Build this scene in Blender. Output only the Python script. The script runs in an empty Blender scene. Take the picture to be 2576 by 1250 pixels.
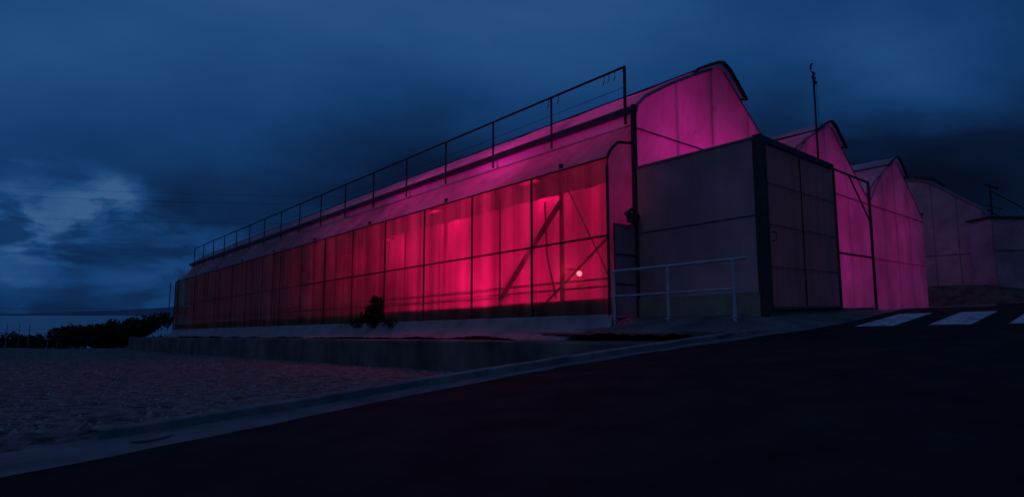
import bpy, math, random, bmesh
from mathutils import Vector, noise
random.seed(7)
sc=bpy.context.scene
sc.view_settings.view_transform='Standard'
try: sc.view_settings.look='None'
except Exception: pass
sc.view_settings.exposure=0

# ---------------------------------------------------------------- materials
def newmat(name):
    m=bpy.data.materials.new(name); m.use_nodes=True
    nt=m.node_tree; nt.nodes.clear()
    out=nt.nodes.new('ShaderNodeOutputMaterial')
    return m,nt,out
def N(nt,typ,**kw):
    n=nt.nodes.new(typ)
    for k,v in kw.items(): setattr(n,k,v)
    return n
def noise_ramp(nt,scale,c0,c1,detail=6,stretch=(1,1,1),p0=.3,p1=.7,rough=.6):
    tc=N(nt,'ShaderNodeTexCoord'); mp=N(nt,'ShaderNodeMapping'); mp.inputs['Scale'].default_value=stretch
    no=N(nt,'ShaderNodeTexNoise'); no.inputs['Scale'].default_value=scale; no.inputs['Detail'].default_value=detail
    no.inputs['Roughness'].default_value=rough
    cr=N(nt,'ShaderNodeValToRGB')
    cr.color_ramp.elements[0].position=p0; cr.color_ramp.elements[1].position=p1
    cr.color_ramp.elements[0].color=(*c0,1); cr.color_ramp.elements[1].color=(*c1,1)
    L=nt.links
    L.new(tc.outputs['Object'],mp.inputs['Vector']); L.new(mp.outputs['Vector'],no.inputs['Vector']); L.new(no.outputs['Fac'],cr.inputs['Fac'])
    return mp,no,cr
def solid(name,c0,c1,scale=3,rough=.8,metal=0,bump=.2,bscale=None,bdist=.01,stretch=(1,1,1),p0=.3,p1=.7,spec=.3):
    m,nt,out=newmat(name); L=nt.links
    mp,no,cr=noise_ramp(nt,scale,c0,c1,stretch=stretch,p0=p0,p1=p1)
    b=N(nt,'ShaderNodeBsdfPrincipled'); b.inputs['Roughness'].default_value=rough; b.inputs['Metallic'].default_value=metal
    b.inputs['Specular IOR Level'].default_value=spec
    L.new(cr.outputs['Color'],b.inputs['Base Color'])
    n2=N(nt,'ShaderNodeTexNoise'); n2.inputs['Scale'].default_value=bscale or scale*8; n2.inputs['Detail'].default_value=5
    L.new(mp.outputs['Vector'],n2.inputs['Vector'])
    bp=N(nt,'ShaderNodeBump'); bp.inputs['Strength'].default_value=bump; bp.inputs['Distance'].default_value=bdist
    L.new(n2.outputs['Fac'],bp.inputs['Height']); L.new(bp.outputs['Normal'],b.inputs['Normal'])
    L.new(b.outputs['BSDF'],out.inputs['Surface'])
    return m
def film(name,c0,c1,transp=.15,transl=.6,scale=1.2,stretch=(1,1,1),rough=.5,vary=.12,p0=.3,p1=.7,gloss=.04,detail=6,bump=0,lo=.72):
    m,nt,out=newmat(name); L=nt.links
    mp,no,cr=noise_ramp(nt,scale,c0,c1,stretch=stretch,p0=p0,p1=p1,detail=detail)
    tc=N(nt,'ShaderNodeTexCoord'); nb=N(nt,'ShaderNodeTexNoise'); nb.inputs['Scale'].default_value=.55; nb.inputs['Detail'].default_value=3
    L.new(tc.outputs['Object'],nb.inputs['Vector'])
    mb=N(nt,'ShaderNodeMapRange'); mb.inputs['From Min'].default_value=.35; mb.inputs['From Max'].default_value=.65
    mb.inputs['To Min'].default_value=lo; mb.inputs['To Max'].default_value=1.1; L.new(nb.outputs['Fac'],mb.inputs['Value'])
    mc=N(nt,'ShaderNodeVectorMath',operation='SCALE'); L.new(cr.outputs['Color'],mc.inputs[0]); L.new(mb.outputs[0],mc.inputs['Scale'])
    tl=N(nt,'ShaderNodeBsdfTranslucent'); df=N(nt,'ShaderNodeBsdfDiffuse'); tr=N(nt,'ShaderNodeBsdfTransparent')
    gl=N(nt,'ShaderNodeBsdfGlossy'); gl.inputs['Roughness'].default_value=rough
    L.new(mc.outputs[0],tl.inputs['Color']); L.new(mc.outputs[0],df.inputs['Color'])
    if bump:
        bn=N(nt,'ShaderNodeTexNoise'); bn.inputs['Scale'].default_value=1.1; bn.inputs['Detail'].default_value=2; bn.inputs['Distortion'].default_value=1.2
        L.new(mp.outputs['Vector'],bn.inputs['Vector'])
        bp=N(nt,'ShaderNodeBump'); bp.inputs['Strength'].default_value=bump; bp.inputs['Distance'].default_value=.25
        L.new(bn.outputs['Fac'],bp.inputs['Height'])
        for q in(tl,df,gl): L.new(bp.outputs['Normal'],q.inputs['Normal'])
    tr.inputs['Color'].default_value=(*c1,1)
    m1=N(nt,'ShaderNodeMixShader'); m1.inputs[0].default_value=transl
    L.new(df.outputs[0],m1.inputs[1]); L.new(tl.outputs[0],m1.inputs[2])
    mr=N(nt,'ShaderNodeMapRange'); mr.inputs['From Min'].default_value=.3; mr.inputs['From Max'].default_value=.7
    mr.inputs['To Min'].default_value=max(0,transp-vary); mr.inputs['To Max'].default_value=transp+vary
    n3=N(nt,'ShaderNodeTexNoise'); n3.inputs['Scale'].default_value=scale*1.7; n3.inputs['Detail'].default_value=4
    L.new(mp.outputs['Vector'],n3.inputs['Vector']); L.new(n3.outputs['Fac'],mr.inputs['Value'])
    m2=N(nt,'ShaderNodeMixShader'); L.new(mr.outputs[0],m2.inputs[0]); L.new(m1.outputs[0],m2.inputs[1]); L.new(tr.outputs[0],m2.inputs[2])
    m3=N(nt,'ShaderNodeMixShader'); m3.inputs[0].default_value=gloss; L.new(m2.outputs[0],m3.inputs[1]); L.new(gl.outputs[0],m3.inputs[2])
    L.new(m3.outputs[0],out.inputs['Surface'])
    return m

M_side=film('side_screen_film',(.34,.15,.10),(.92,.46,.31),transp=.40,transl=.58,scale=1.0,stretch=(2.1,2.1,.06),vary=.20,p0=.36,p1=.64,detail=9,gloss=.03,lo=.6)
M_net=film('eave_net',(.44,.30,.34),(.60,.42,.46),transp=.06,transl=.34,scale=2.2,vary=.05)
M_gable=film('gable_film',(.60,.52,.64),(.82,.72,.88),transp=.12,transl=.50,scale=.9,stretch=(1,1,.5),vary=.08,bump=.8)
M_roof=film('roof_film',(.5,.45,.52),(.75,.68,.76),transp=.08,transl=.42,scale=1.0,vary=.05,gloss=.08)
M_backdrop=film('glow_backdrop',(.6,.5,.6),(.8,.7,.8),transp=.05,transl=.4,scale=2.2,stretch=(1,1,.2),vary=.04)  # for the added sheet that brightens the interior behind the side film
M_vest=film('vestibule_sheet',(.54,.32,.36),(.78,.48,.54),transp=.01,transl=.12,scale=1.6,stretch=(1,1,.35),vary=.01,lo=.62)
M_gate=film('gate_sheet',(.38,.23,.24),(.52,.34,.35),transp=.05,transl=.12,scale=3,stretch=(6,6,.1),vary=.03)
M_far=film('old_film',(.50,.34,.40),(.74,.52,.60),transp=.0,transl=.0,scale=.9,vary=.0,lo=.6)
M_steel=solid('galvanised_steel',(.20,.21,.23),(.34,.35,.38),scale=6,rough=.5,metal=.2)
M_dark=solid('dark_painted_steel',(.03,.032,.036),(.06,.062,.07),scale=6,rough=.6)
M_rail=solid('railing_paint',(.42,.45,.50),(.60,.63,.68),scale=5,rough=.45,metal=.1)
M_gutter=solid('gutter_zinc',(.10,.12,.14),(.2,.22,.25),scale=4,rough=.5,metal=.3)
M_conc=solid('old_concrete',(.12,.12,.12),(.28,.275,.27),scale=2.6,rough=.9,bump=.7,bscale=30)
M_conc_d=solid('stained_concrete',(.07,.065,.062),(.26,.24,.225),scale=1.1,rough=.95,bump=.6,bscale=18,stretch=(1,1,.6))
M_kerb=solid('kerb_concrete',(.12,.12,.12),(.34,.33,.32),scale=3.2,rough=.9,bump=.6,bscale=40)
M_plinth=solid('plinth_render',(.26,.23,.17),(.42,.37,.27),scale=2.2,rough=.9,bump=.4)
M_asph=solid('asphalt',(.012,.012,.014),(.045,.045,.047),scale=2.2,rough=.95,bump=1.0,bscale=90,bdist=.01,spec=.12)
M_grav=solid('gravel_yard',(.09,.09,.082),(.42,.41,.37),scale=6.5,rough=1,bump=1.0,bscale=30,bdist=.08,spec=.05,p0=.36,p1=.68)
M_stone=solid('stones',(.2,.2,.18),(.5,.48,.44),scale=9,rough=1,bump=.2)
M_dirt=solid('dirt',(.05,.042,.036),(.19,.155,.13),scale=2.5,rough=1,bump=1,bscale=14,bdist=.04,spec=.1)
M_paint=solid('road_paint',(.25,.26,.28),(.72,.72,.74),scale=7,rough=.8,bump=.3,p0=.36,p1=.52)
M_memb=solid('grey_membrane',(.24,.24,.25),(.42,.42,.43),scale=2,rough=.8,bump=.4,bscale=9,bdist=.03)
M_leaf=solid('foliage',(.018,.03,.014),(.05,.07,.03),scale=3,rough=.9)
M_floor=solid('greenhouse_floor',(.05,.04,.035),(.12,.10,.09),scale=2,rough=.95)
M_hill=solid('far_hill',(.13,.17,.22),(.19,.23,.29),scale=.002,rough=1,bump=0)  # bluish distance haze put into the hill colour
M_wire=solid('wire_black',(.02,.02,.02),(.03,.03,.03),rough=.7)
M_bulb,nt_,o_=newmat('lit_bulb'); em=N(nt_,'ShaderNodeEmission'); em.inputs['Color'].default_value=(1,.08,.16,1); em.inputs['Strength'].default_value=26; nt_.links.new(em.outputs[0],o_.inputs['Surface'])

# ---------------------------------------------------------------- mesh helpers
def mesh(name,verts,faces,mat,parent=None,smooth=False):
    me=bpy.data.meshes.new(name); me.from_pydata([tuple(v) for v in verts],[],faces); me.update()
    o=bpy.data.objects.new(name,me); sc.collection.objects.link(o)
    if mat: me.materials.append(mat)
    if parent: o.parent=parent
    if smooth:
        for p in me.polygons: p.use_smooth=True
    return o
def empty(name):
    o=bpy.data.objects.new(name,None); sc.collection.objects.link(o); return o
def tubes(name,segs,mat,parent=None,n=8):
    V=[];F=[]
    for seg in segs:
        pts=[Vector(p) for p in seg[:-1]]; r=seg[-1]
        base=len(V)
        for i,p in enumerate(pts):
            d=(pts[min(i+1,len(pts)-1)]-pts[max(i-1,0)]).normalized()
            a=d.cross(Vector((0,0,1)))
            if a.length<.05: a=d.cross(Vector((1,0,0)))
            a.normalize(); b=d.cross(a).normalized()
            for k in range(n):
                an=2*math.pi*k/n
                V.append(p+a*r*math.cos(an)+b*r*math.sin(an))
        for i in range(len(pts)-1):
            for k in range(n):
                F.append((base+i*n+k,base+i*n+(k+1)%n,base+(i+1)*n+(k+1)%n,base+(i+1)*n+k))
        F.append(tuple(base+k for k in range(n))[::-1]); F.append(tuple(base+(len(pts)-1)*n+k for k in range(n)))
    return mesh(name,V,F,mat,parent,smooth=False)
def gridmesh(name,rows,mat,parent=None,smooth=True):
    nr=len(rows);nc=len(rows[0]);V=[p for r in rows for p in r];F=[]
    for i in range(nr-1):
        for j in range(nc-1):
            F.append((i*nc+j,i*nc+j+1,(i+1)*nc+j+1,(i+1)*nc+j))
    return mesh(name,V,F,mat,parent,smooth)

# ---------------------------------------------------------------- building frame
A=Vector((1.758,10.4,-.05)); D1=Vector((-.6655,.7464,0)); D2=Vector((.7463,.6656,0))
def B(s,t,h):
    p=A+D1*s+D2*t; p.z=A.z+h-.0277*s+.0135*t; return p
def ST(X,Y):
    x=X-A.x;y=Y-A.y
    return (x*D1.x+y*D1.y, x*D2.x+y*D2.y)
def boxB(name,s0,s1,t0,t1,h0,h1,mat,parent=None,bev=0):
    V=[B(s,t,h) for s in(s0,s1) for t in(t0,t1) for h in(h0,h1)]
    F=[(0,1,3,2),(4,6,7,5),(0,4,5,1),(2,3,7,6),(0,2,6,4),(1,5,7,3)]
    o=mesh(name,V,F,mat,parent)
    if bev:
        m=o.modifiers.new('b','BEVEL'); m.width=bev; m.segments=2
    return o
def sm(x):
    x=max(0,min(1,x)); return x*x*(3-2*x)
def G(X,Y): return .0214+.0285*X-.0117*Y
def R(X,Y): return max(-1.3,-.8+.063*X+.0405*Y)
def T(X,Y):
    s,t=ST(X,Y)
    g=G(X,Y)+.075*max(0,t-20)
    r=R(X,Y); k=25
    d=max(-2,min(2,r-g))
    return g-math.log(1+math.exp(-k*d))/k if d>-1.5 else r
def yard(X,Y):
    z=-.6-.0435*min(Y,50)+.001*X
    if Y>50: z-=.13*(Y-50)
    return max(z,-45)

# ---------------------------------------------------------------- road edge curve
CP=[(-200,-120),(-60,-34),(-20,-9.2),(-8,-1.2),(-4.2,1.75),(-2.5,3.2),(-1.6,4.05),(.04,5.54),(1.9,6.84),(3.81,7.95),(4.7,8.55),(6.3,10.0),(8.5,12.2),(12,16),(17.6,21.8),(24,26),(40,36),(200,140)]
E=Vector((.84,.54)); NN=Vector((-.54,.84))
def catmull(P,n=8):
    out=[]
    for i in range(1,len(P)-2):
        p0,p1,p2,p3=[Vector(q) for q in P[i-1:i+3]]
        for k in range(n):
            u=k/n
            out.append(.5*((2*p1)+(p2-p0)*u+(2*p0-5*p1+4*p2-p3)*u*u+(3*p1-p0-3*p2+p3)*u**3))
    out.append(Vector(P[-2])); return out
C=catmull(CP,14)
def lerp_tab(x,tab):
    if x<=tab[0][0]: return tab[0][1]
    for (a,b),(c,d) in zip(tab,tab[1:]):
        if x<=c: return b+(d-b)*(x-a)/(c-a)
    return tab[-1][1]
def W(c): return lerp_tab(c.x,[(-4,1.0),(-2.4,.75),(-1.6,.56),(0,.36),(2,.30),(3.8,.42),(6,.42)])
def at(c,n): q=c+NN*n; return q.x,q.y

rows=[]
for c in C:
    row=[]
    for n in (0,-.02,-.3,-.8,-1.5,-2.5,-4,-6,-8,-11):
        nn=n+(.07*noise.noise(Vector((c.x*1.3,c.y*1.3,0)))+.03*noise.noise(Vector((c.x*6,c.y*6,0))) if n>-.1 else 0)
        x,y=at(c,nn); row.append((x,y,T(x,y)+.006))
    rows.append(row)
gridmesh('road',rows,M_asph)
rows=[]
for c in C:
    if c.x>30 or c.x<-30: continue
    w=W(c)
    rows.append([(*at(c,n),T(*at(c,n))+.001+.012*noise.noise(Vector((c.x*2,c.y*2,n*4)))*(0 if k==0 else 1)) for k,n in enumerate([-.14,.0,w*.3,w*.6,w+.02])])
gridmesh('gutter_strip',rows,M_conc)
rows=[]
kc=[c for c in C if -2.35<=c.x<=4.15]
for c in kc:
    w=W(c); fade=1-sm((c.x-3.3)/.9)
    f0=w-.10; h=.012+.05*fade
    j=.012*noise.noise(Vector((c.x*3,1,2)))
    z=T(*at(c,f0))+.010*noise.noise(Vector((c.x*4,7,2)))
    rows.append([(*at(c,f0+j),z-.1),(*at(c,f0+j),z+h-.008),(*at(c,f0+.010+j),z+h),(*at(c,w-.010),z+h+.004),(*at(c,w),z+h-.008),(*at(c,w),z-.6)])
kerb=gridmesh('kerb',rows,M_kerb,smooth=False)
nk=len(kerb.data.vertices); me=kerb.data
bm=bmesh.new(); bm.from_mesh(me); bm.verts.ensure_lookup_table()
bm.faces.new([bm.verts[i] for i in range(6)]); bm.faces.new([bm.verts[nk-6+i] for i in range(6)][::-1]); bm.to_mesh(me); bm.free()
ns=[-3000,-600,-150,-50,-20,-13,-11.2,-8,-4,-1,-.05]
npos=[0,.1,.2,.35,.5,.65,.8,1.0,1.2,1.45,1.7,2,2.3,2.6,3,3.5,4,4.5,5,5.7,6.5,7.2,8,9,10,12,15,18,22,26,30,35,40,46,52,60,75,100,150,250,400,800,1800]
CG=[Vector((-3000,-1850)),Vector((-800,-490))]+C+[Vector((900,600)),Vector((3000,1900))]
rows=[]
for c in CG:
    row=[]; w=W(c)-.03
    for n in ns:
        x,y=at(c,n); row.append((x,y,(T(x,y) if n>-60 else R(x,y))-(.12 if n>-11.1 else .01)))
    for n in npos:
        x,y=at(c,n+w); z=yard(x,y)
        if c.x<-2.2:
            z=T(x,y)+(z-T(x,y))*sm(n/.6)
            if n==0: z-=.01
        else:
            z=min(z,T(x,y)-.02)
            if -2.2<c.x<6: z=max(z,T(*at(c,w))-.05-.22*n)
        if n<40:
            kk=min(1,n)
            z+=.04*noise.noise(Vector((x*.5,y*.5,0)))*kk+.02*noise.noise(Vector((x*1.7,y*1.7,0)))*kk+.012*noise.noise(Vector((x*5,y*5,0)))*kk
        row.append((x,y,z))
    rows.append(row)
gridmesh('ground',rows,M_grav)
rnd=random.Random(21); V=[];F=[]
for i in range(5200):
    d=3.2+rnd.random()**1.6*26; a=rnd.uniform(-.88,-.02)
    x=a*d; y=d
    s_,t_=ST(x,y)
    best=min(C,key=lambda c:(c.x-x)**2+(c.y-y)**2); nn=(Vector((x,y))-best).dot(NN)
    if nn<W(best)+.15 or t_>-1.6: continue
    z=yard(x,y)
    if best.x<-2.2: z=T(x,y)+(z-T(x,y))*sm(nn/.6)
    else: z=max(min(z,T(x,y)-.02),T(*at(best,W(best)))-.05-.22*nn)
    kk=min(1,nn)
    z+=.04*noise.noise(Vector((x*.5,y*.5,0)))*kk+.02*noise.noise(Vector((x*1.7,y*1.7,0)))*kk
    r=rnd.uniform(.010,.034); k=len(V)
    for dx,dy,dz in((1,0,0),(0,1,0),(-1,0,0),(0,-1,0),(.1,.1,1)):
        V.append((x+dx*r*rnd.uniform(.6,1.2),y+dy*r*rnd.uniform(.6,1.2),z+dz*r*.9-.004))
    F+=[(k,k+1,k+4),(k+1,k+2,k+4),(k+2,k+3,k+4),(k+3,k,k+4)]
mesh('gravel',V,F,M_stone)

rows=[]
for c in C:
    if c.x<2.9 or c.x>32: continue
    row=[]
    for n in (0.02,.25,.5,.8,1.2,1.7,2.4,3.5,5,7):
        x,y=at(c,n+.05); g=G(x,y)+.075*max(0,ST(x,y)[1]-20)
        z=T(x,y)+(g-.02-T(x,y))*sm(n/1.2)
        if c.x<4: z-= .25*(1-sm((c.x-2.9)/1.1))
        z+=.012*noise.noise(Vector((x*1.7,y*1.7,0)))
        row.append((x,y,z+.002))
    rows.append(row)
gridmesh('concrete_apron',rows,M_conc_d)
rows=[]
for i in range(60):
    t=21.2+i*.6
    row=[]
    for j in range(26):
        s=-4.2+j*.35
        p=B(s,t,0); base=T(p.x,p.y)
        k=sm((s+3.6)/1.8)*sm((t-21.2)/1.2)
        row.append((p.x,p.y,base-.05+k*(1.25-base)*1.0+.10*k*noise.noise(Vector((p.x*1.1,p.y*1.1,3)))))
    rows.append(row)
gridmesh('dirt_bank',rows,M_dirt)

rows=[]
for i in range(67):
    s=-2.75+i*.05; row=[]
    for j in range(47):
        t=-1.22+j*.045; p=B(s,t,0)
        z=max(G(p.x,p.y)-.27, -.78+.063*p.x+.0405*p.y if s<-2.2 else -9)
        z+=.05*noise.noise(Vector((p.x*2.2,p.y*2.2,0)))+.03*noise.noise(Vector((p.x*7,p.y*7,0)))
        row.append((p.x,p.y,z))
    rows.append(row)
gridmesh('dirt_verge',rows,M_dirt)

V=[];F=[]
st=Vector((4.69,8.03)); rr=Vector((.84,-.5)).normalized(); ld=Vector((.72,.69)).normalized()
for k in range(5):
    o=st+rr*(.82*k)
    b=len(V); nL=10
    for i in range(nL+1):
        for j in range(3):
            p=o+rr*(.45*j/2)+ld*(2.4*i/nL); V.append((p.x,p.y,T(p.x,p.y)+.013))
    for i in range(nL):
        for j in range(2):
            F.append((b+i*3+j,b+i*3+j+1,b+(i+1)*3+j+1,b+(i+1)*3+j))
mesh('crosswalk',V,F,M_paint)

mc=empty('manhole_cover')
cx,cy=-2.30,3.82
V=[];F=[]
for r,dz in((.11,.0),(.11,.008),(.095,.008),(.09,.004),(.04,.004),(.035,.006),(.0,.006)):
    for k in range(24):
        a=2*math.pi*k/24; x=cx+r*math.cos(a);y=cy+r*math.sin(a); V.append((x,y,T(cx,cy)+.010+.063*(x-cx)+.0405*(y-cy)+dz))
for i in range(6):
    for k in range(24): F.append((i*24+k,i*24+(k+1)%24,(i+1)*24+(k+1)%24,(i+1)*24+k))
mesh('cover',V,F,M_conc,mc)

rows=[]
SS=[-2.55+i*.4 for i in range(103)]
for s in SS:
    j=.012*noise.noise(Vector((s,0,0)))
    rows.append([B(s,-1.44+j,-2.2),B(s,-1.42+j,-.40+j),B(s,-1.40+j,-.37+j),B(s,-1.15,-.36+j),B(s,-1.12,-1.6)])
gridmesh('retaining_wall',rows,M_conc_d,smooth=False)
rows=[]
for s in SS:
    rows.append([(*B(s,t,0).xy,B(s,t,-.385+.02*noise.noise(Vector((s*1.5,t*3,0)))).z) for t in(-1.2,-.8,-.4,0,.5,1)])
gridmesh('planting_ledge',rows[6:],M_dirt)
boxB('foundation_pad',.3,38.2,-1.1,22,-3.5,-.42,M_conc_d)

# ---------------------------------------------------------------- greenhouse
GH=empty('greenhouse')
LEN=33.0
prof=[(0,3.95),(.16,4.18),(.42,4.40),(1.2,4.83),(2.2,5.31),(3.05,5.68),(3.45,5.80),(3.65,5.72),(4.15,5.38),(4.8,4.96),(5.5,4.52),(6.2,4.08),(6.7,3.78)]
spans=[.75,7.45,14.15]
boxB('floor',.05,LEN,.05,20.8,-.40,-.01,M_floor,GH)
nb=int(LEN*2)
for gi,t0 in enumerate(spans):
    rows=[]
    for i in range(nb+1):
        s=LEN*i/nb
        sag=-.03*abs(math.sin(math.pi*s/2.0))
        rows.append([B(s,t0+a,h+sag*(0 if k in(0,len(prof)-1) else 1)) for k,(a,h) in enumerate(prof)])
    gridmesh('roof_film',rows,M_roof,GH,smooth=False)
    for s in (0,LEN):
        V=[];F=[]
        hs=[0,.9,1.75,2.7,3.62]
        for a,h in prof:
            for q in hs: V.append(B(s,t0+a,q))
            V.append(B(s,t0+a,h))
        m=len(hs)+1
        for i in range(len(prof)-1):
            for j in range(m-1): F.append((i*m+j,(i+1)*m+j,(i+1)*m+j+1,i*m+j+1))
        mesh('gable_wall',V,F,M_gable,GH)
    seg=[]
    seg.append([B(-.03,t0+a,h-.06) for a,h in prof[:6]]+[.038])
    seg.append([B(-.02,t0+a,h-.01) for a,h in prof[7:]]+[.016])
    for s in [2*k for k in range(1,17)]:
        seg.append([B(s,t0+a,h-.05) for a,h in prof]+[.022])
    tubes('arch_pipes',seg,M_steel,GH)
    seg=[]
    s=-.028
    seg.append([B(s,t0,3.62),B(s,t0+6.7,3.62),.020])
    seg.append([B(s,t0,1.75),B(s,t0+6.7,1.75),.014])
    if gi>0: seg.append([B(s,t0+.05,3.7),B(s,t0+1.6,4.95),.024])
    seg.append([B(s,t0,0),B(s,t0,3.98),.035])
    tubes('gable_frame',seg,M_steel,GH)
    seg=[]
    for a,hh in ((1.62,4.95),(3.05,5.6),(4.75,4.93)):
        seg.append([B(.05,t0+a,0),B(.05,t0+a,hh),.024 if a!=3.05 else .034])
    tubes('gable_studs',seg,M_dark,GH)
    vp=[(2.3,5.38),(2.8,5.62),(3.25,5.82),(3.48,5.88),(3.75,5.78),(4.1,5.55),(4.5,5.25)]
    rows=[]
    for i in range(34):
        s=-.10+i*(LEN/33)
        rows.append([B(s,t0+a,h) for a,h in vp])
    gridmesh('ridge_vent_flap',rows,M_roof,GH,smooth=False)
    seg=[[B(-.11,t0+a,h) for a,h in vp]+[.034],[B(-.12,t0+2.3,5.36),B(LEN,t0+2.3,5.36),.03],[B(-.12,t0+4.5,5.24),B(LEN,t0+4.5,5.24),.03],
         [B(-.13,t0+3.45,5.84),B(-.13,t0+3.75,5.74),B(-.13,t0+4.1,5.50),B(-.13,t0+4.5,5.20),.05]]
    tubes('ridge_vent_frame',seg,M_dark,GH)
for t in (.75,7.45,14.15,20.85):
    rows=[]
    for i in range(34):
        s=-.05+i*(LEN+.1)/33
        rows.append([B(s,t-.13,4.0),B(s,t-.13,3.97),B(s,t-.07,3.88),B(s,t+.07,3.88),B(s,t+.13,3.97),B(s,t+.13,4.02)])
    gridmesh('gutter',rows,M_gutter,GH,smooth=False)
rows=[[B(s,20.85,h) for h in(0,1,2,3,3.9)] for s in(0,8,16,24,LEN)]
gridmesh('end_side_wall',rows,M_gable,GH)
rows=[[B(s*LEN/66,.75,h) for h in(3.64,3.78,3.9)] for s in range(67)]
gridmesh('upper_band',rows,M_roof,GH)
rows=[]
for i in range(33*6+1):
    s=i/6; f=abs(math.sin(math.pi*s/4)); f=f**.7
    row=[]
    for t,h,w in ((.75,3.67,0),(.6,3.52,.5),(.42,3.36,.9),(.26,3.22,1),(.13,3.10,.9),(.05,3.0,.5),(.0,2.92,0)):
        row.append(B(s,t+.07*f*w,h-.09*f*w))
    rows.append(row)
gridmesh('eave_net_cover',rows,M_net,GH)
for k in range(17):
    s0=2*k; s1=min(LEN,2*k+2)
    rows=[]
    for i in range(9):
        s=s0+(s1-s0)*i/8
        rows.append([B(s,-.0+.02*math.sin(math.pi*i/8)*(1 if h not in(0,2.92) else 0),h) for h in(0,.35,.7,1.1,1.46,1.9,2.4,2.92)])
    gridmesh('side_panel',rows,M_side,GH)
seg=[]
for k in range(17):
    s=2*k
    if k==0:
        seg.append([B(s,-.035,-.02),B(s,-.035,2.72),B(s,.0,2.95),B(s,.12,3.10),B(s,.3,3.24),B(s,.7,3.30),.028])
    elif k in(1,2,3,4,6):
        seg.append([B(s,-.03,-.02),B(s,-.03,2.9),.024])
    else:
        seg.append([B(s,-.025,-.02),B(s,-.025,2.9),.013])
seg.append([B(LEN,-.03,-.02),B(LEN,-.03,2.9),.03])
seg.append([B(0,-.03,1.46),B(14,-.03,1.46),.020])
seg.append([B(14,-.03,1.46),B(LEN,-.03,1.46),.012])
seg.append([B(0,-.03,2.9),B(LEN,-.03,2.9),.018])
seg.append([B(0,-.03,.02),B(LEN,-.03,.02),.022])
tubes('side_frame',seg,M_dark,GH)
tubes('net_rail',[[B(0,.77,3.66),B(LEN,.77,3.66),.02]],M_steel,GH)
seg=[]
for k in range(9):
    seg.append([B(4*k+1.35,.18,0),B(4*k+1.35,.18,3.1),.045])
    seg.append([B(4*k+3.2,.14,0),B(4*k+3.2,.14,3.0),.025])
seg.append([B(1.35,.14,2.3),B(3.2,.14,.45),.055])
seg.append([B(.1,.16,1.5),B(1.9,.16,.25),.026])
seg.append([B(.1,.18,.62),B(1.2,.18,2.6),.014])
seg.append([B(1.5,.16,.4),B(1.75,.16,1.3),B(1.8,.16,2.4),.02])
for h in (.70,.56):
    seg.append([B(.1,.15,h),B(LEN-.3,.15,h),.020])
for gi,t0 in enumerate(spans):
    for s in (4,8,12):
        seg.append([B(s,t0+6.7,0),B(s,t0+6.7,3.8),.05]); seg.append([B(s,t0,3.7),B(s,t0+6.7,3.7),.03])
tubes('inner_structure',seg,M_dark,GH)
boxB('bed_wall',.1,LEN-.2,.06,.11,-.0,.34,M_conc_d,GH)
def leafmass(name,blobs,size,mat,parent=None,seed=1):
    rnd=random.Random(seed);V=[];F=[]
    for (c,rad,n) in blobs:
        c=Vector(c)
        for i in range(n):
            while True:
                d=Vector((rnd.uniform(-1,1),rnd.uniform(-1,1),rnd.uniform(-1,1)))
                if .15<d.length<1: break
            d*= .8+.4*noise.noise(d*2.3+c)
            p=c+Vector((d.x*rad[0],d.y*rad[1],d.z*rad[2]))
            sz=size*rnd.uniform(.5,1.3)
            a=Vector((rnd.uniform(-1,1),rnd.uniform(-1,1),rnd.uniform(-1,1))).normalized()
            b=a.cross(Vector((rnd.uniform(-1,1),rnd.uniform(-1,1),rnd.uniform(-1,1)))).normalized()
            k=len(V)
            V+= [p-a*sz,p+b*sz*.45,p+a*sz,p-b*sz*.45]; F.append((k,k+1,k+2,k+3))
    return mesh(name,V,F,mat,parent)
rows=[]
for i in range(90):
    s=.25+i*.2
    rows.append([B(s,2.25+.05*math.sin(i*1.3)+.06*noise.noise(Vector((s,h*.3,0))),h) for h in(.05,.8,1.6,2.4,3.1)])
gridmesh('glow_backdrop',rows,M_backdrop,GH)  # added sheet, lit by the lamps as bright backdrop to the inner posts
for j,t in enumerate((3.2,4.6,6.0)):
    boxB('bench',1.5,20,t-.5,t+.5,.70,.76,M_steel,GH)
    seg=[]
    for k in range(8):
        for dt in(-.45,.45): seg.append([B(1.6+2.6*k,t+dt,0),B(1.6+2.6*k,t+dt,.7),.025])
    tubes('bench_legs',seg,M_steel,GH)
    leafmass('crop_row',[(B(1.8+.7*k,t,.9),(.4,.4,.2),45) for k in range(25)],.09,M_leaf,GH,seed=j)
V=[B(-.0,0,0),B(0,.75,0),B(0,.75,3.64),B(0,.4,3.33),B(0,.13,3.10),B(0,0,2.92)]
mesh('corner_film',V,[(0,1,2,3,4,5)],M_net,GH)
boxB('corner_panel',-.05,-.03,.08,.70,.0,1.67,M_vest,GH)
tubes('corner_frame',[[B(-.06,.06,0),B(-.06,.06,1.68),B(-.06,.72,1.68),B(-.06,.72,0),.02],[B(-.06,.06,.58),B(-.06,.72,.58),.012],[B(-.06,.06,1.12),B(-.06,.72,1.12),.012],
   [B(-.04,.75,-.1),B(-.04,.75,4.05),.06]],M_dark,GH)
boxB('vent_motor_body',-.22,-.06,.42,.62,1.72,1.9,M_dark,GH,bev=.02)
tubes('vent_motor_arm',[[B(-.14,.3,1.86),B(-.14,.52,1.98),B(-.14,.7,1.84),.035],[B(-.14,.52,1.7),B(-.14,.34,1.62),.02]],M_dark,GH)
rt=.70
seg=[]
for k in range(17):
    s=.1+2*k; seg.append([B(s,rt-.02,3.70),B(s,rt-.02,4.85),.024 if k else .032])
seg.append([B(.08,rt-.02,4.85),B(32.1,rt-.02,4.85),.026])
tubes('edge_rail',seg,M_dark,GH)
seg=[[B(.1,rt,4.45),B(32.1,rt,4.45),.005]]
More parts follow.
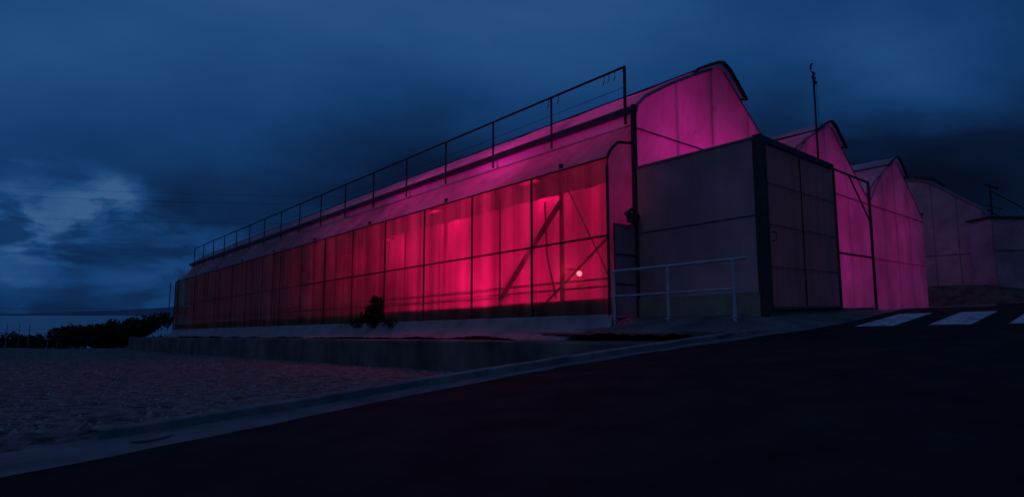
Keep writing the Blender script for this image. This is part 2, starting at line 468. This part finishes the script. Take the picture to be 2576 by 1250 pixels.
for s in (.35,.5,.62,1.9,2.2):
    seg.append([B(s,rt,4.83),B(s,rt,4.73),B(s+.03,rt,4.69),B(s+.03,rt,4.65),.010])
tubes('edge_rail_cable',seg,M_dark,GH)
rows=[]
for i in range(331):
    s=-.06+i*.1
    row=[]
    for j,(t,h) in enumerate(((-.05,.05),(-.075,-.03),(-.10,-.11),(-.16,-.19),(-.30,-.26),(-.46,-.31),(-.62,-.345))):
        w=.05*noise.noise(Vector((s*.8+j*.35,j*.9,1)))+.02*noise.noise(Vector((s*5+j,j*1.2,5)))
        w*= j/3.0
        if s<1.2: w*=1.8
        row.append(B(s-(.12*j/6 if s<.3 else 0),t-abs(w)*.6,h+w*.6))
    rows.append(row)
gridmesh('skirt_membrane',rows,M_memb,GH)
tv=.75
boxB('vestibule_plinth',-2.37,-.02,tv-.03,tv+.12,-.35,.33,M_plinth,GH,bev=.01)
boxB('vestibule_lower_sheet',-2.36,-.07,tv,tv+.03,.33,1.55,M_vest,GH)
boxB('vestibule_upper_sheet',-2.36,-.07,tv-.012,tv+.02,1.555,2.78,M_vest,GH)
boxB('vestibule_roof',-2.36,-.05,tv+.03,tv+3.1,2.72,2.78,M_dark,GH)
boxB('vestibule_right_sheet',-2.3,-.06,tv+3.06,tv+3.09,.0,2.7,M_vest,GH)
tubes('vestibule_trim',[[B(-2.38,tv-.02,2.8),B(-.06,tv-.02,2.8),.022],[B(-.1,tv-.02,1.55),B(-2.36,tv-.02,1.55),.008]],M_steel,GH)
sf=-2.42
boxB('gate_post',sf-.06,sf+.07,tv-.02,tv+.12,-.03,2.84,M_dark,GH)
boxB('gate_top_rail',sf-.05,sf+.05,tv+.12,tv+3.12,2.74,2.84,M_dark,GH)
boxB('gate_light_stop',sf-.03,sf+.06,tv+.13,tv+5.2,-.25,.045,M_conc_d,GH)  # sill added to block the glow leaking under the gate
tubes('gate_rail_extension',[[B(sf,tv+3.1,2.78),B(sf,tv+5.26,2.78),.024],[B(sf,tv+5.26,-.05),B(sf,tv+5.26,2.80),.030],[B(sf,tv+3.1,1.12),B(sf,tv+5.26,1.12),.020],
   [B(sf,tv+4.1,2.76),B(sf,tv+5.24,1.9),.018]],M_dark,GH)
V=[];F=[];n=120
for i in range(n+1):
    t=tv+.16+(2.92)*i/n; ds=.012*(1 if i%2 else -1)
    for h in(.06,.9,1.8,2.72): V.append(B(sf-.02+ds,t,h))
for i in range(n):
    for j in range(3): F.append((i*4+j,(i+1)*4+j,(i+1)*4+j+1,i*4+j+1))
mesh('gate_leaf',V,F,M_gate,GH)
x0,x1=tv+.15,tv+3.09
seg=[[B(sf-.05,x0,.05),B(sf-.05,x1,.05),.035],[B(sf-.05,x1,.05),B(sf-.05,x1,2.74),.025],[B(sf-.05,x0,.05),B(sf-.05,x0,2.74),.025],
     [B(sf-.045,(x0+x1)/2-.1,.05),B(sf-.045,(x0+x1)/2-.1,2.74),.011]]
for h in(.72,1.4,2.08): seg.append([B(sf-.043,x0,h),B(sf-.043,x1,h),.006])
seg.append([B(sf-.06,x0+.12,1.12),B(sf-.12,x0+.12,1.14),B(sf-.12,x0+.12,1.26),B(sf-.06,x0+.12,1.28),.012])
tubes('gate_frame',seg,M_dark,GH)

def lamp(s,t,h,power,r=.18,col=(1.0,.008,.36),hood=True):
    ld=bpy.data.lights.new('grow_light','POINT'); ld.energy=power; ld.color=col; ld.shadow_soft_size=r
    o=bpy.data.objects.new('grow_light',ld); sc.collection.objects.link(o); o.location=B(s,t,h); o.parent=GH
    if hood:
        boxB('lamp_hood',s-.35,s+.35,t-.12,t+.12,h+r+.05,h+r+.12,M_dark,GH)
        tubes('lamp_hanger',[[B(s,t,h+r+.1),B(s,t,3.75),.008]],M_dark,GH)
for a in [(2.7,1.5,1.05,26,.07),(4.0,.9,1.0,66,.08),(5.1,1.2,1.05,58,.08),(6.6,1.4,1.1,34,.08)]:
    lamp(*a,hood=False)
for a in [(2.0,4.2,2.9,170),(3.9,1.7,3.2,75),(8.0,1.6,3.1,52),(11.0,1.7,2.6,30),(14,1.7,2.4,11),
          (3.2,10.6,2.9,150),(7,10.8,2.9,80),(3.4,17.2,2.9,95),(7,17.4,2.9,50)]:
    lamp(*a)
bx=B(1.0,.30,.86)
V=[];F=[]
for i in range(7):
    th=math.pi*i/6
    for k in range(10):
        a=2*math.pi*k/10; r=.05*math.sin(th); V.append((bx.x+r*math.cos(a),bx.y+r*math.sin(a),bx.z+.05*math.cos(th)))
for i in range(6):
    for k in range(10): F.append((i*10+k,i*10+(k+1)%10,(i+1)*10+(k+1)%10,(i+1)*10+k))
mesh('signal_bulb',V,F,M_bulb,GH)
tubes('signal_bulb_arm',[[B(1.0,.3,.92),B(1.35,.22,.98),.012]],M_dark,GH)

sh=empty('shrub')
leafmass('foliage',[(B(8.35,-.11,.20),(.50,.30,.36),900),(B(8.25,-.11,.48),(.32,.2,.30),420),(B(8.55,-.11,.36),(.25,.2,.25),260),(B(8.1,-.11,.62),(.14,.1,.20),110),(B(8.4,-.11,.70),(.10,.1,.16),70),(B(9.3,-.1,.05),(.45,.3,.16),260),(B(7.4,-.1,.02),(.35,.25,.14),200)],.05,M_leaf,sh,seed=5)
tubes('stems',[[B(8.3,-.12,-.15),B(8.3,-.12,.4),B(8.15,-.12,.7),.012],[B(8.3,-.12,-.12),B(8.6,-.12,.4),.01]],M_leaf,sh)

wm=empty('weather_mast')
tm=9.72; top=7.15
seg=[[B(-.08,tm,3.6),B(-.08,tm,top),.03],[B(-.08,tm-.12,top-.02),B(-.08,tm+.14,top-.02),.02]]
tubes('pole',seg,M_dark,wm)
tubes('wind_vane',[[B(-.08,tm-.18,top+.02),B(-.08,tm-.16,top+.16),B(-.08,tm-.05,top+.24),.03],[B(-.08,tm+.02,top-.3),B(-.08,tm+.16,top-.3),.05],[B(-.08,tm-.1,top-.18),B(-.08,tm+.1,top-.18),.035]],M_dark,wm)
tubes('guy_wire',[[B(-.08,tm+.14,top-.02),B(-.08,tm+.25,5.5),.006]],M_dark,wm)

rl=empty('metal_railing')
tr=-.02
ps=[-.10,-1.2,-2.33]
seg=[]
for s in ps: seg.append([B(s,tr,-.27),B(s,tr,.80),.027])
seg.append([B(.08,tr,.80),B(-2.53,tr,.80),.024])
seg.append([B(.02,tr,.36),B(-2.33,tr,.36),.018])
tubes('bars',seg,M_rail,rl,n=10)
for s in ps:
    boxB('base_plate',s-.07,s+.07,tr-.05,tr+.05,-.265,-.252,M_rail,rl)
    boxB('clamp',s-.05,s+.05,tr-.035,tr+.035,-.06,-.045,M_rail,rl)

G2=empty('greenhouse')
def BZ(s,t,z): p=B(s,t,0); p.z=z; return p
pf=[(-1,5.1),(-.5,5.5),(0,5.9),(.5,6.35),(1.0,6.72),(1.7,6.95),(2.5,7.0),(3.3,6.85),(4.2,6.4),(5.2,5.8),(6.2,5.1)]
V=[];F=[]; tg=27.3
for s,z in pf: V+= [BZ(s,tg,.6),BZ(s,tg,2.75),BZ(s,tg,z)]
for i in range(len(pf)-1):
    for j in range(2): F.append((i*3+j,(i+1)*3+j,(i+1)*3+j+1,i*3+j+1))
mesh('gable_wall',V,F,M_far,G2)
gridmesh('roof_film',[[BZ(s,t,z) for s,z in pf] for t in(tg-.05,30,34,40)],M_far,G2,smooth=False)
mesh('front_wall',[BZ(-1,tg,.6),BZ(-1,40,.6),BZ(-1,40,5.1),BZ(-1,tg,5.1)],[(0,1,2,3)],M_far,G2)
seg=[[BZ(-1,tg-.05,2.95),BZ(6.2,tg-.05,2.95),.018],[BZ(s,tg-.05,z) for s,z in pf]+[.04],[BZ(-1.03,tg-.05,.6),BZ(-1.03,tg-.05,5.1),.05]]
for s,z in ((0,5.9),(1.0,6.7),(2.5,6.95)): seg.append([BZ(s,tg-.04,.6),BZ(s,tg-.04,z),.014])
seg.append([BZ(-1.2,tg-.1,5.05),BZ(-1.2,33,5.05),.05])
tubes('frame',seg,M_steel,G2)
tubes('vent_cap',[[BZ(.35,tg-.1,6.42),BZ(.8,tg-.1,6.85),BZ(1.6,tg-.1,7.08),.07]],M_dark,G2)
SH=empty('storage_shed')
def boxW(name,x0,x1,y0,y1,z0,z1,mat,parent): 
    V=[(x,y,z) for x in(x0,x1) for y in(y0,y1) for z in(z0,z1)]
    return mesh(name,V,[(0,1,3,2),(4,6,7,5),(0,4,5,1),(2,3,7,6),(0,2,6,4),(1,5,7,3)],mat,parent)
boxW('walls',21.9,30,26.3,27.6,.9,4.35,M_far,SH)
boxW('roof',21.8,30.1,26.2,27.7,4.36,4.44,M_dark,SH)
tubes('battens',[[(x,26.26,.9),(x,26.26,4.34),.02] for x in(21.95,23.6,25.2)]+[[(21.9,26.25,2.9),(30,26.25,2.9),.02]],M_steel,SH)
ant=empty('antenna_mast')
tubes('mast',[[(23.0,27.5,4.4),(23.0,27.5,6.25),.04],[(22.75,27.5,6.2),(23.4,27.5,6.0),.05],[(23.0,27.5,5.9),(24.6,27.5,5.0),.03],[(22.7,27.5,5.2),(23.5,27.5,5.0),.03]],M_dark,ant)

hd=[]
rnd=random.Random(3)
for i in range(60):
    x=-66+i*.85; y=48.5+rnd.uniform(-1,1.0); hgt=rnd.uniform(.55,.95)
    hd.append(((x,y,yard(x,y)+.25+hgt*.25),(1.2,.9,hgt),420))
leafmass('hedge',hd,.17,M_leaf,seed=9)
bs=[]
for i in range(22):
    x=-31.0+rnd.uniform(-3.6,4.2); y=46+rnd.uniform(-1.5,2); bs.append(((x,y,-2.4+rnd.uniform(.3,1.0)+max(0,(x+33)*.22)),(1.0,.9,.8),420))
leafmass('bush',bs,.16,M_leaf,seed=11)
tubes('fence',[[(x,47.2,yard(x,47)-.2),(x,47.2,-.95+.2*rnd.random()),.025] for x in(-40.6,-39.6,-38.8,-36.2,-35.4,-33)]+[[(-42,47.2,-1.25),(-31,47.2,-1.2),.012]],M_steel)
sg=empty('small_sign')
boxW('board',-36.6,-35.4,46.0,46.05,-1.95,-1.45,M_rail,sg)
tubes('posts',[[(-36.4,46.1,-2.9),(-36.4,46.1,-1.4),.04],[(-35.6,46.1,-2.9),(-35.6,46.1,-1.4),.04]],M_steel,sg)
seg=[]
def wire(p,q,sag,r=.013):
    P=[]
    for i in range(41):
        u=i/40; a=Vector(p).lerp(Vector(q),u); a.z-=sag*4*u*(1-u); P.append(a)
    seg.append(P+[r])
wire((-110,62,17.5),(20,75,15.5),2.0); wire((-110,63,16.9),(20,76,15.0),2.3)
wire((-110,64,14.0),(20,77,12.5),2.0); wire((-95,60,.9),(20,70,.9),.3)
tubes('power_line',seg,M_wire,n=5)
m,nt,out=newmat('sea_water'); b=N(nt,'ShaderNodeBsdfPrincipled'); b.inputs['Base Color'].default_value=(.34,.40,.45,1); b.inputs['Roughness'].default_value=.35; b.inputs['Metallic'].default_value=.5
nz=N(nt,'ShaderNodeTexNoise'); nz.inputs['Scale'].default_value=.01; nz.inputs['Detail'].default_value=5; tc=N(nt,'ShaderNodeTexCoord'); mpp=N(nt,'ShaderNodeMapping'); mpp.inputs['Scale'].default_value=(.2,1,1)
bp=N(nt,'ShaderNodeBump'); bp.inputs['Strength'].default_value=.15; bp.inputs['Distance'].default_value=1
nt.links.new(tc.outputs['Object'],mpp.inputs['Vector']); nt.links.new(mpp.outputs[0],nz.inputs['Vector']); nt.links.new(nz.outputs['Fac'],bp.inputs['Height']); nt.links.new(bp.outputs['Normal'],b.inputs['Normal'])
nt.links.new(b.outputs['BSDF'],out.inputs['Surface'])
mesh('sea',[(-60000,300,-40),(60000,300,-40),(60000,60000,-40),(-60000,60000,-40)],[(0,1,2,3)],m)
rows=[]
for i in range(161):
    x=-24000+i*240
    pk=lerp_tab(x,[(-24000,0),(-15500,20),(-14200,60),(-12000,150),(-10500,230),(-9500,200),(-8500,190),(0,160),(14000,120)])
    hgt=pk*(1+.35*noise.noise(Vector((x*.0006,0,0)))+.12*noise.noise(Vector((x*.003,2,0))))
    rows.append([(x,17000,-60),(x,17500,hgt*.4-30),(x,18500,hgt),(x,20500,-60)])
gridmesh('hills',rows,M_hill)

# ---------------------------------------------------------------- world sky
w=bpy.data.worlds.new('World'); sc.world=w; w.use_nodes=True
nt=w.node_tree; nt.nodes.clear(); L=nt.links
out=N(nt,'ShaderNodeOutputWorld'); bg=N(nt,'ShaderNodeBackground')
tc=N(nt,'ShaderNodeTexCoord')
sep=N(nt,'ShaderNodeSeparateXYZ'); L.new(tc.outputs['Generated'],sep.inputs[0])
def math_(op,a,b=None,c=None,clamp=False):
    n=N(nt,'ShaderNodeMath',operation=op); n.use_clamp=clamp
    for i,v in enumerate((a,b,c)):
        if v is None: continue
        if isinstance(v,(int,float)): n.inputs[i].default_value=v
        else: L.new(v,n.inputs[i])
    return n.outputs[0]
zz=math_('ADD',math_('ABSOLUTE',sep.outputs['Z']),.22)
cx_=math_('DIVIDE',sep.outputs['X'],zz); cy_=math_('DIVIDE',sep.outputs['Y'],zz)
cmb=N(nt,'ShaderNodeCombineXYZ'); L.new(cx_,cmb.inputs[0]); L.new(cy_,cmb.inputs[1])
mp=N(nt,'ShaderNodeMapping'); mp.inputs['Rotation'].default_value=(0,0,math.radians(-35)); mp.inputs['Scale'].default_value=(.6,1.0,1)
L.new(cmb.outputs[0],mp.inputs['Vector'])
n1=N(nt,'ShaderNodeTexNoise'); n1.inputs['Scale'].default_value=.85; n1.inputs['Detail'].default_value=6; n1.inputs['Roughness'].default_value=.48; n1.inputs['Distortion'].default_value=.3
L.new(mp.outputs[0],n1.inputs['Vector'])
nw=N(nt,'ShaderNodeTexNoise'); nw.inputs['Scale'].default_value=5; nw.inputs['Detail'].default_value=8; nw.inputs['Roughness'].default_value=.55
mw=N(nt,'ShaderNodeMapping'); mw.inputs['Scale'].default_value=(1,1,2.2); L.new(tc.outputs['Generated'],mw.inputs['Vector']); L.new(mw.outputs[0],nw.inputs['Vector'])
vs=N(nt,'ShaderNodeVectorMath',operation='SUBTRACT'); L.new(nw.outputs['Color'],vs.inputs[0]); vs.inputs[1].default_value=(.5,.5,.5)
vm=N(nt,'ShaderNodeVectorMath',operation='MULTIPLY'); L.new(vs.outputs[0],vm.inputs[0]); vm.inputs[1].default_value=(.24,.24,.16)
va=N(nt,'ShaderNodeVectorMath',operation='ADD'); L.new(tc.outputs['Generated'],va.inputs[0]); L.new(vm.outputs[0],va.inputs[1])
nc=N(nt,'ShaderNodeTexNoise'); nc.inputs['Scale'].default_value=6.5; nc.inputs['Detail'].default_value=9; nc.inputs['Roughness'].default_value=.55; nc.inputs['Distortion'].default_value=.4
mcp=N(nt,'ShaderNodeMapping'); mcp.inputs['Scale'].default_value=(1,1,2.8); mcp.inputs['Location'].default_value=(3.1,1.7,.4)
L.new(tc.outputs['Generated'],mcp.inputs['Vector']); L.new(mcp.outputs[0],nc.inputs['Vector'])
crisp=N(nt,'ShaderNodeMapRange'); crisp.interpolation_type='SMOOTHSTEP'
crisp.inputs['From Min'].default_value=.42; crisp.inputs['From Max'].default_value=.55; crisp.inputs['To Min'].default_value=.25; crisp.inputs['To Max'].default_value=1.2
L.new(nc.outputs['Fac'],crisp.inputs['Value'])
val=math_('MULTIPLY_ADD',math_('SUBTRACT',n1.outputs['Fac'],.5),1.05,.41)
el=N(nt,'ShaderNodeMapRange'); el.interpolation_type='SMOOTHSTEP'
el.inputs['From Min'].default_value=.12; el.inputs['From Max'].default_value=.5; el.inputs['To Min'].default_value=-.02; el.inputs['To Max'].default_value=.18
L.new(sep.outputs['Z'],el.inputs['Value']); val=math_('ADD',val,el.outputs[0])
lobes=[(6.5,29,18,.27,0),(-34,22,24,.22,0),(-15,27,16,.10,0),(-10,15,12,-.12,0),(36,19,9,.28,0),(33,8,15,-.40,0),(18,24,8,-.05,0),(-40,6.0,6,.52,1),(-35.5,8.2,3.2,.46,1),(-30,4.5,5,.26,1),(-36,3.2,2.5,-.16,0),(-30,7.8,4,-.10,0),(-20,6,9,-.10,0),(-34,1.2,3,.10,0),(8,14,12,.05,0)]
for az,e_,rad,wt,cf in lobes:
    a=math.radians(az);e=math.radians(e_)
    d=(math.cos(e)*math.sin(a),math.cos(e)*math.cos(a),math.sin(e))
    dist=N(nt,'ShaderNodeVectorMath',operation='DISTANCE'); L.new(va.outputs[0],dist.inputs[0]); dist.inputs[1].default_value=d
    mr=N(nt,'ShaderNodeMapRange'); mr.interpolation_type='SMOOTHSTEP'
    mr.inputs['From Min'].default_value=0; mr.inputs['From Max'].default_value=math.radians(rad)*1.3
    mr.inputs['To Min'].default_value=wt; mr.inputs['To Max'].default_value=0
    L.new(dist.outputs['Value'],mr.inputs['Value'])
    o=mr.outputs[0]
    if cf: o=math_('MULTIPLY',o,crisp.outputs[0])
    val=math_('ADD',val,o)
cr=N(nt,'ShaderNodeValToRGB'); e=cr.color_ramp.elements
e[0].position=0; e[0].color=(.0016,.0042,.0135,1); e[1].position=1; e[1].color=(.036,.100,.24,1)
for p,c in((.25,(.0026,.0100,.036)),(.45,(.0042,.024,.084)),(.65,(.0072,.046,.155)),(.82,(.014,.070,.20))):
    q=e.new(p); q.color=(*c,1)
L.new(val,cr.inputs['Fac'])
sky=N(nt,'ShaderNodeTexSky'); sky.sky_type='NISHITA'; sky.sun_disc=False; sky.sun_elevation=math.radians(-3); sky.sun_rotation=math.radians(200)
mx=N(nt,'ShaderNodeMixRGB',blend_type='ADD'); mx.inputs['Fac'].default_value=.004
L.new(cr.outputs['Color'],mx.inputs['Color1']); L.new(sky.outputs['Color'],mx.inputs['Color2'])
L.new(mx.outputs[0],bg.inputs['Color']); bg.inputs['Strength'].default_value=1.0
L.new(bg.outputs[0],out.inputs['Surface'])
sl=bpy.data.lights.new('sun','SUN'); sl.energy=.045; sl.angle=math.radians(30); sl.color=(1,.85,.92)
so=bpy.data.objects.new('sun',sl); sc.collection.objects.link(so); so.rotation_euler=(math.radians(50),0,math.radians(-30))

cd=bpy.data.cameras.new('camera'); cam=bpy.data.objects.new('camera',cd); sc.collection.objects.link(cam)
cd.sensor_width=36; cd.lens=20.45; cd.clip_end=100000; cd.clip_start=.05
cam.location=(0,0,0); cam.rotation_euler=(math.radians(90+6.43),0,0)
sc.camera=cam
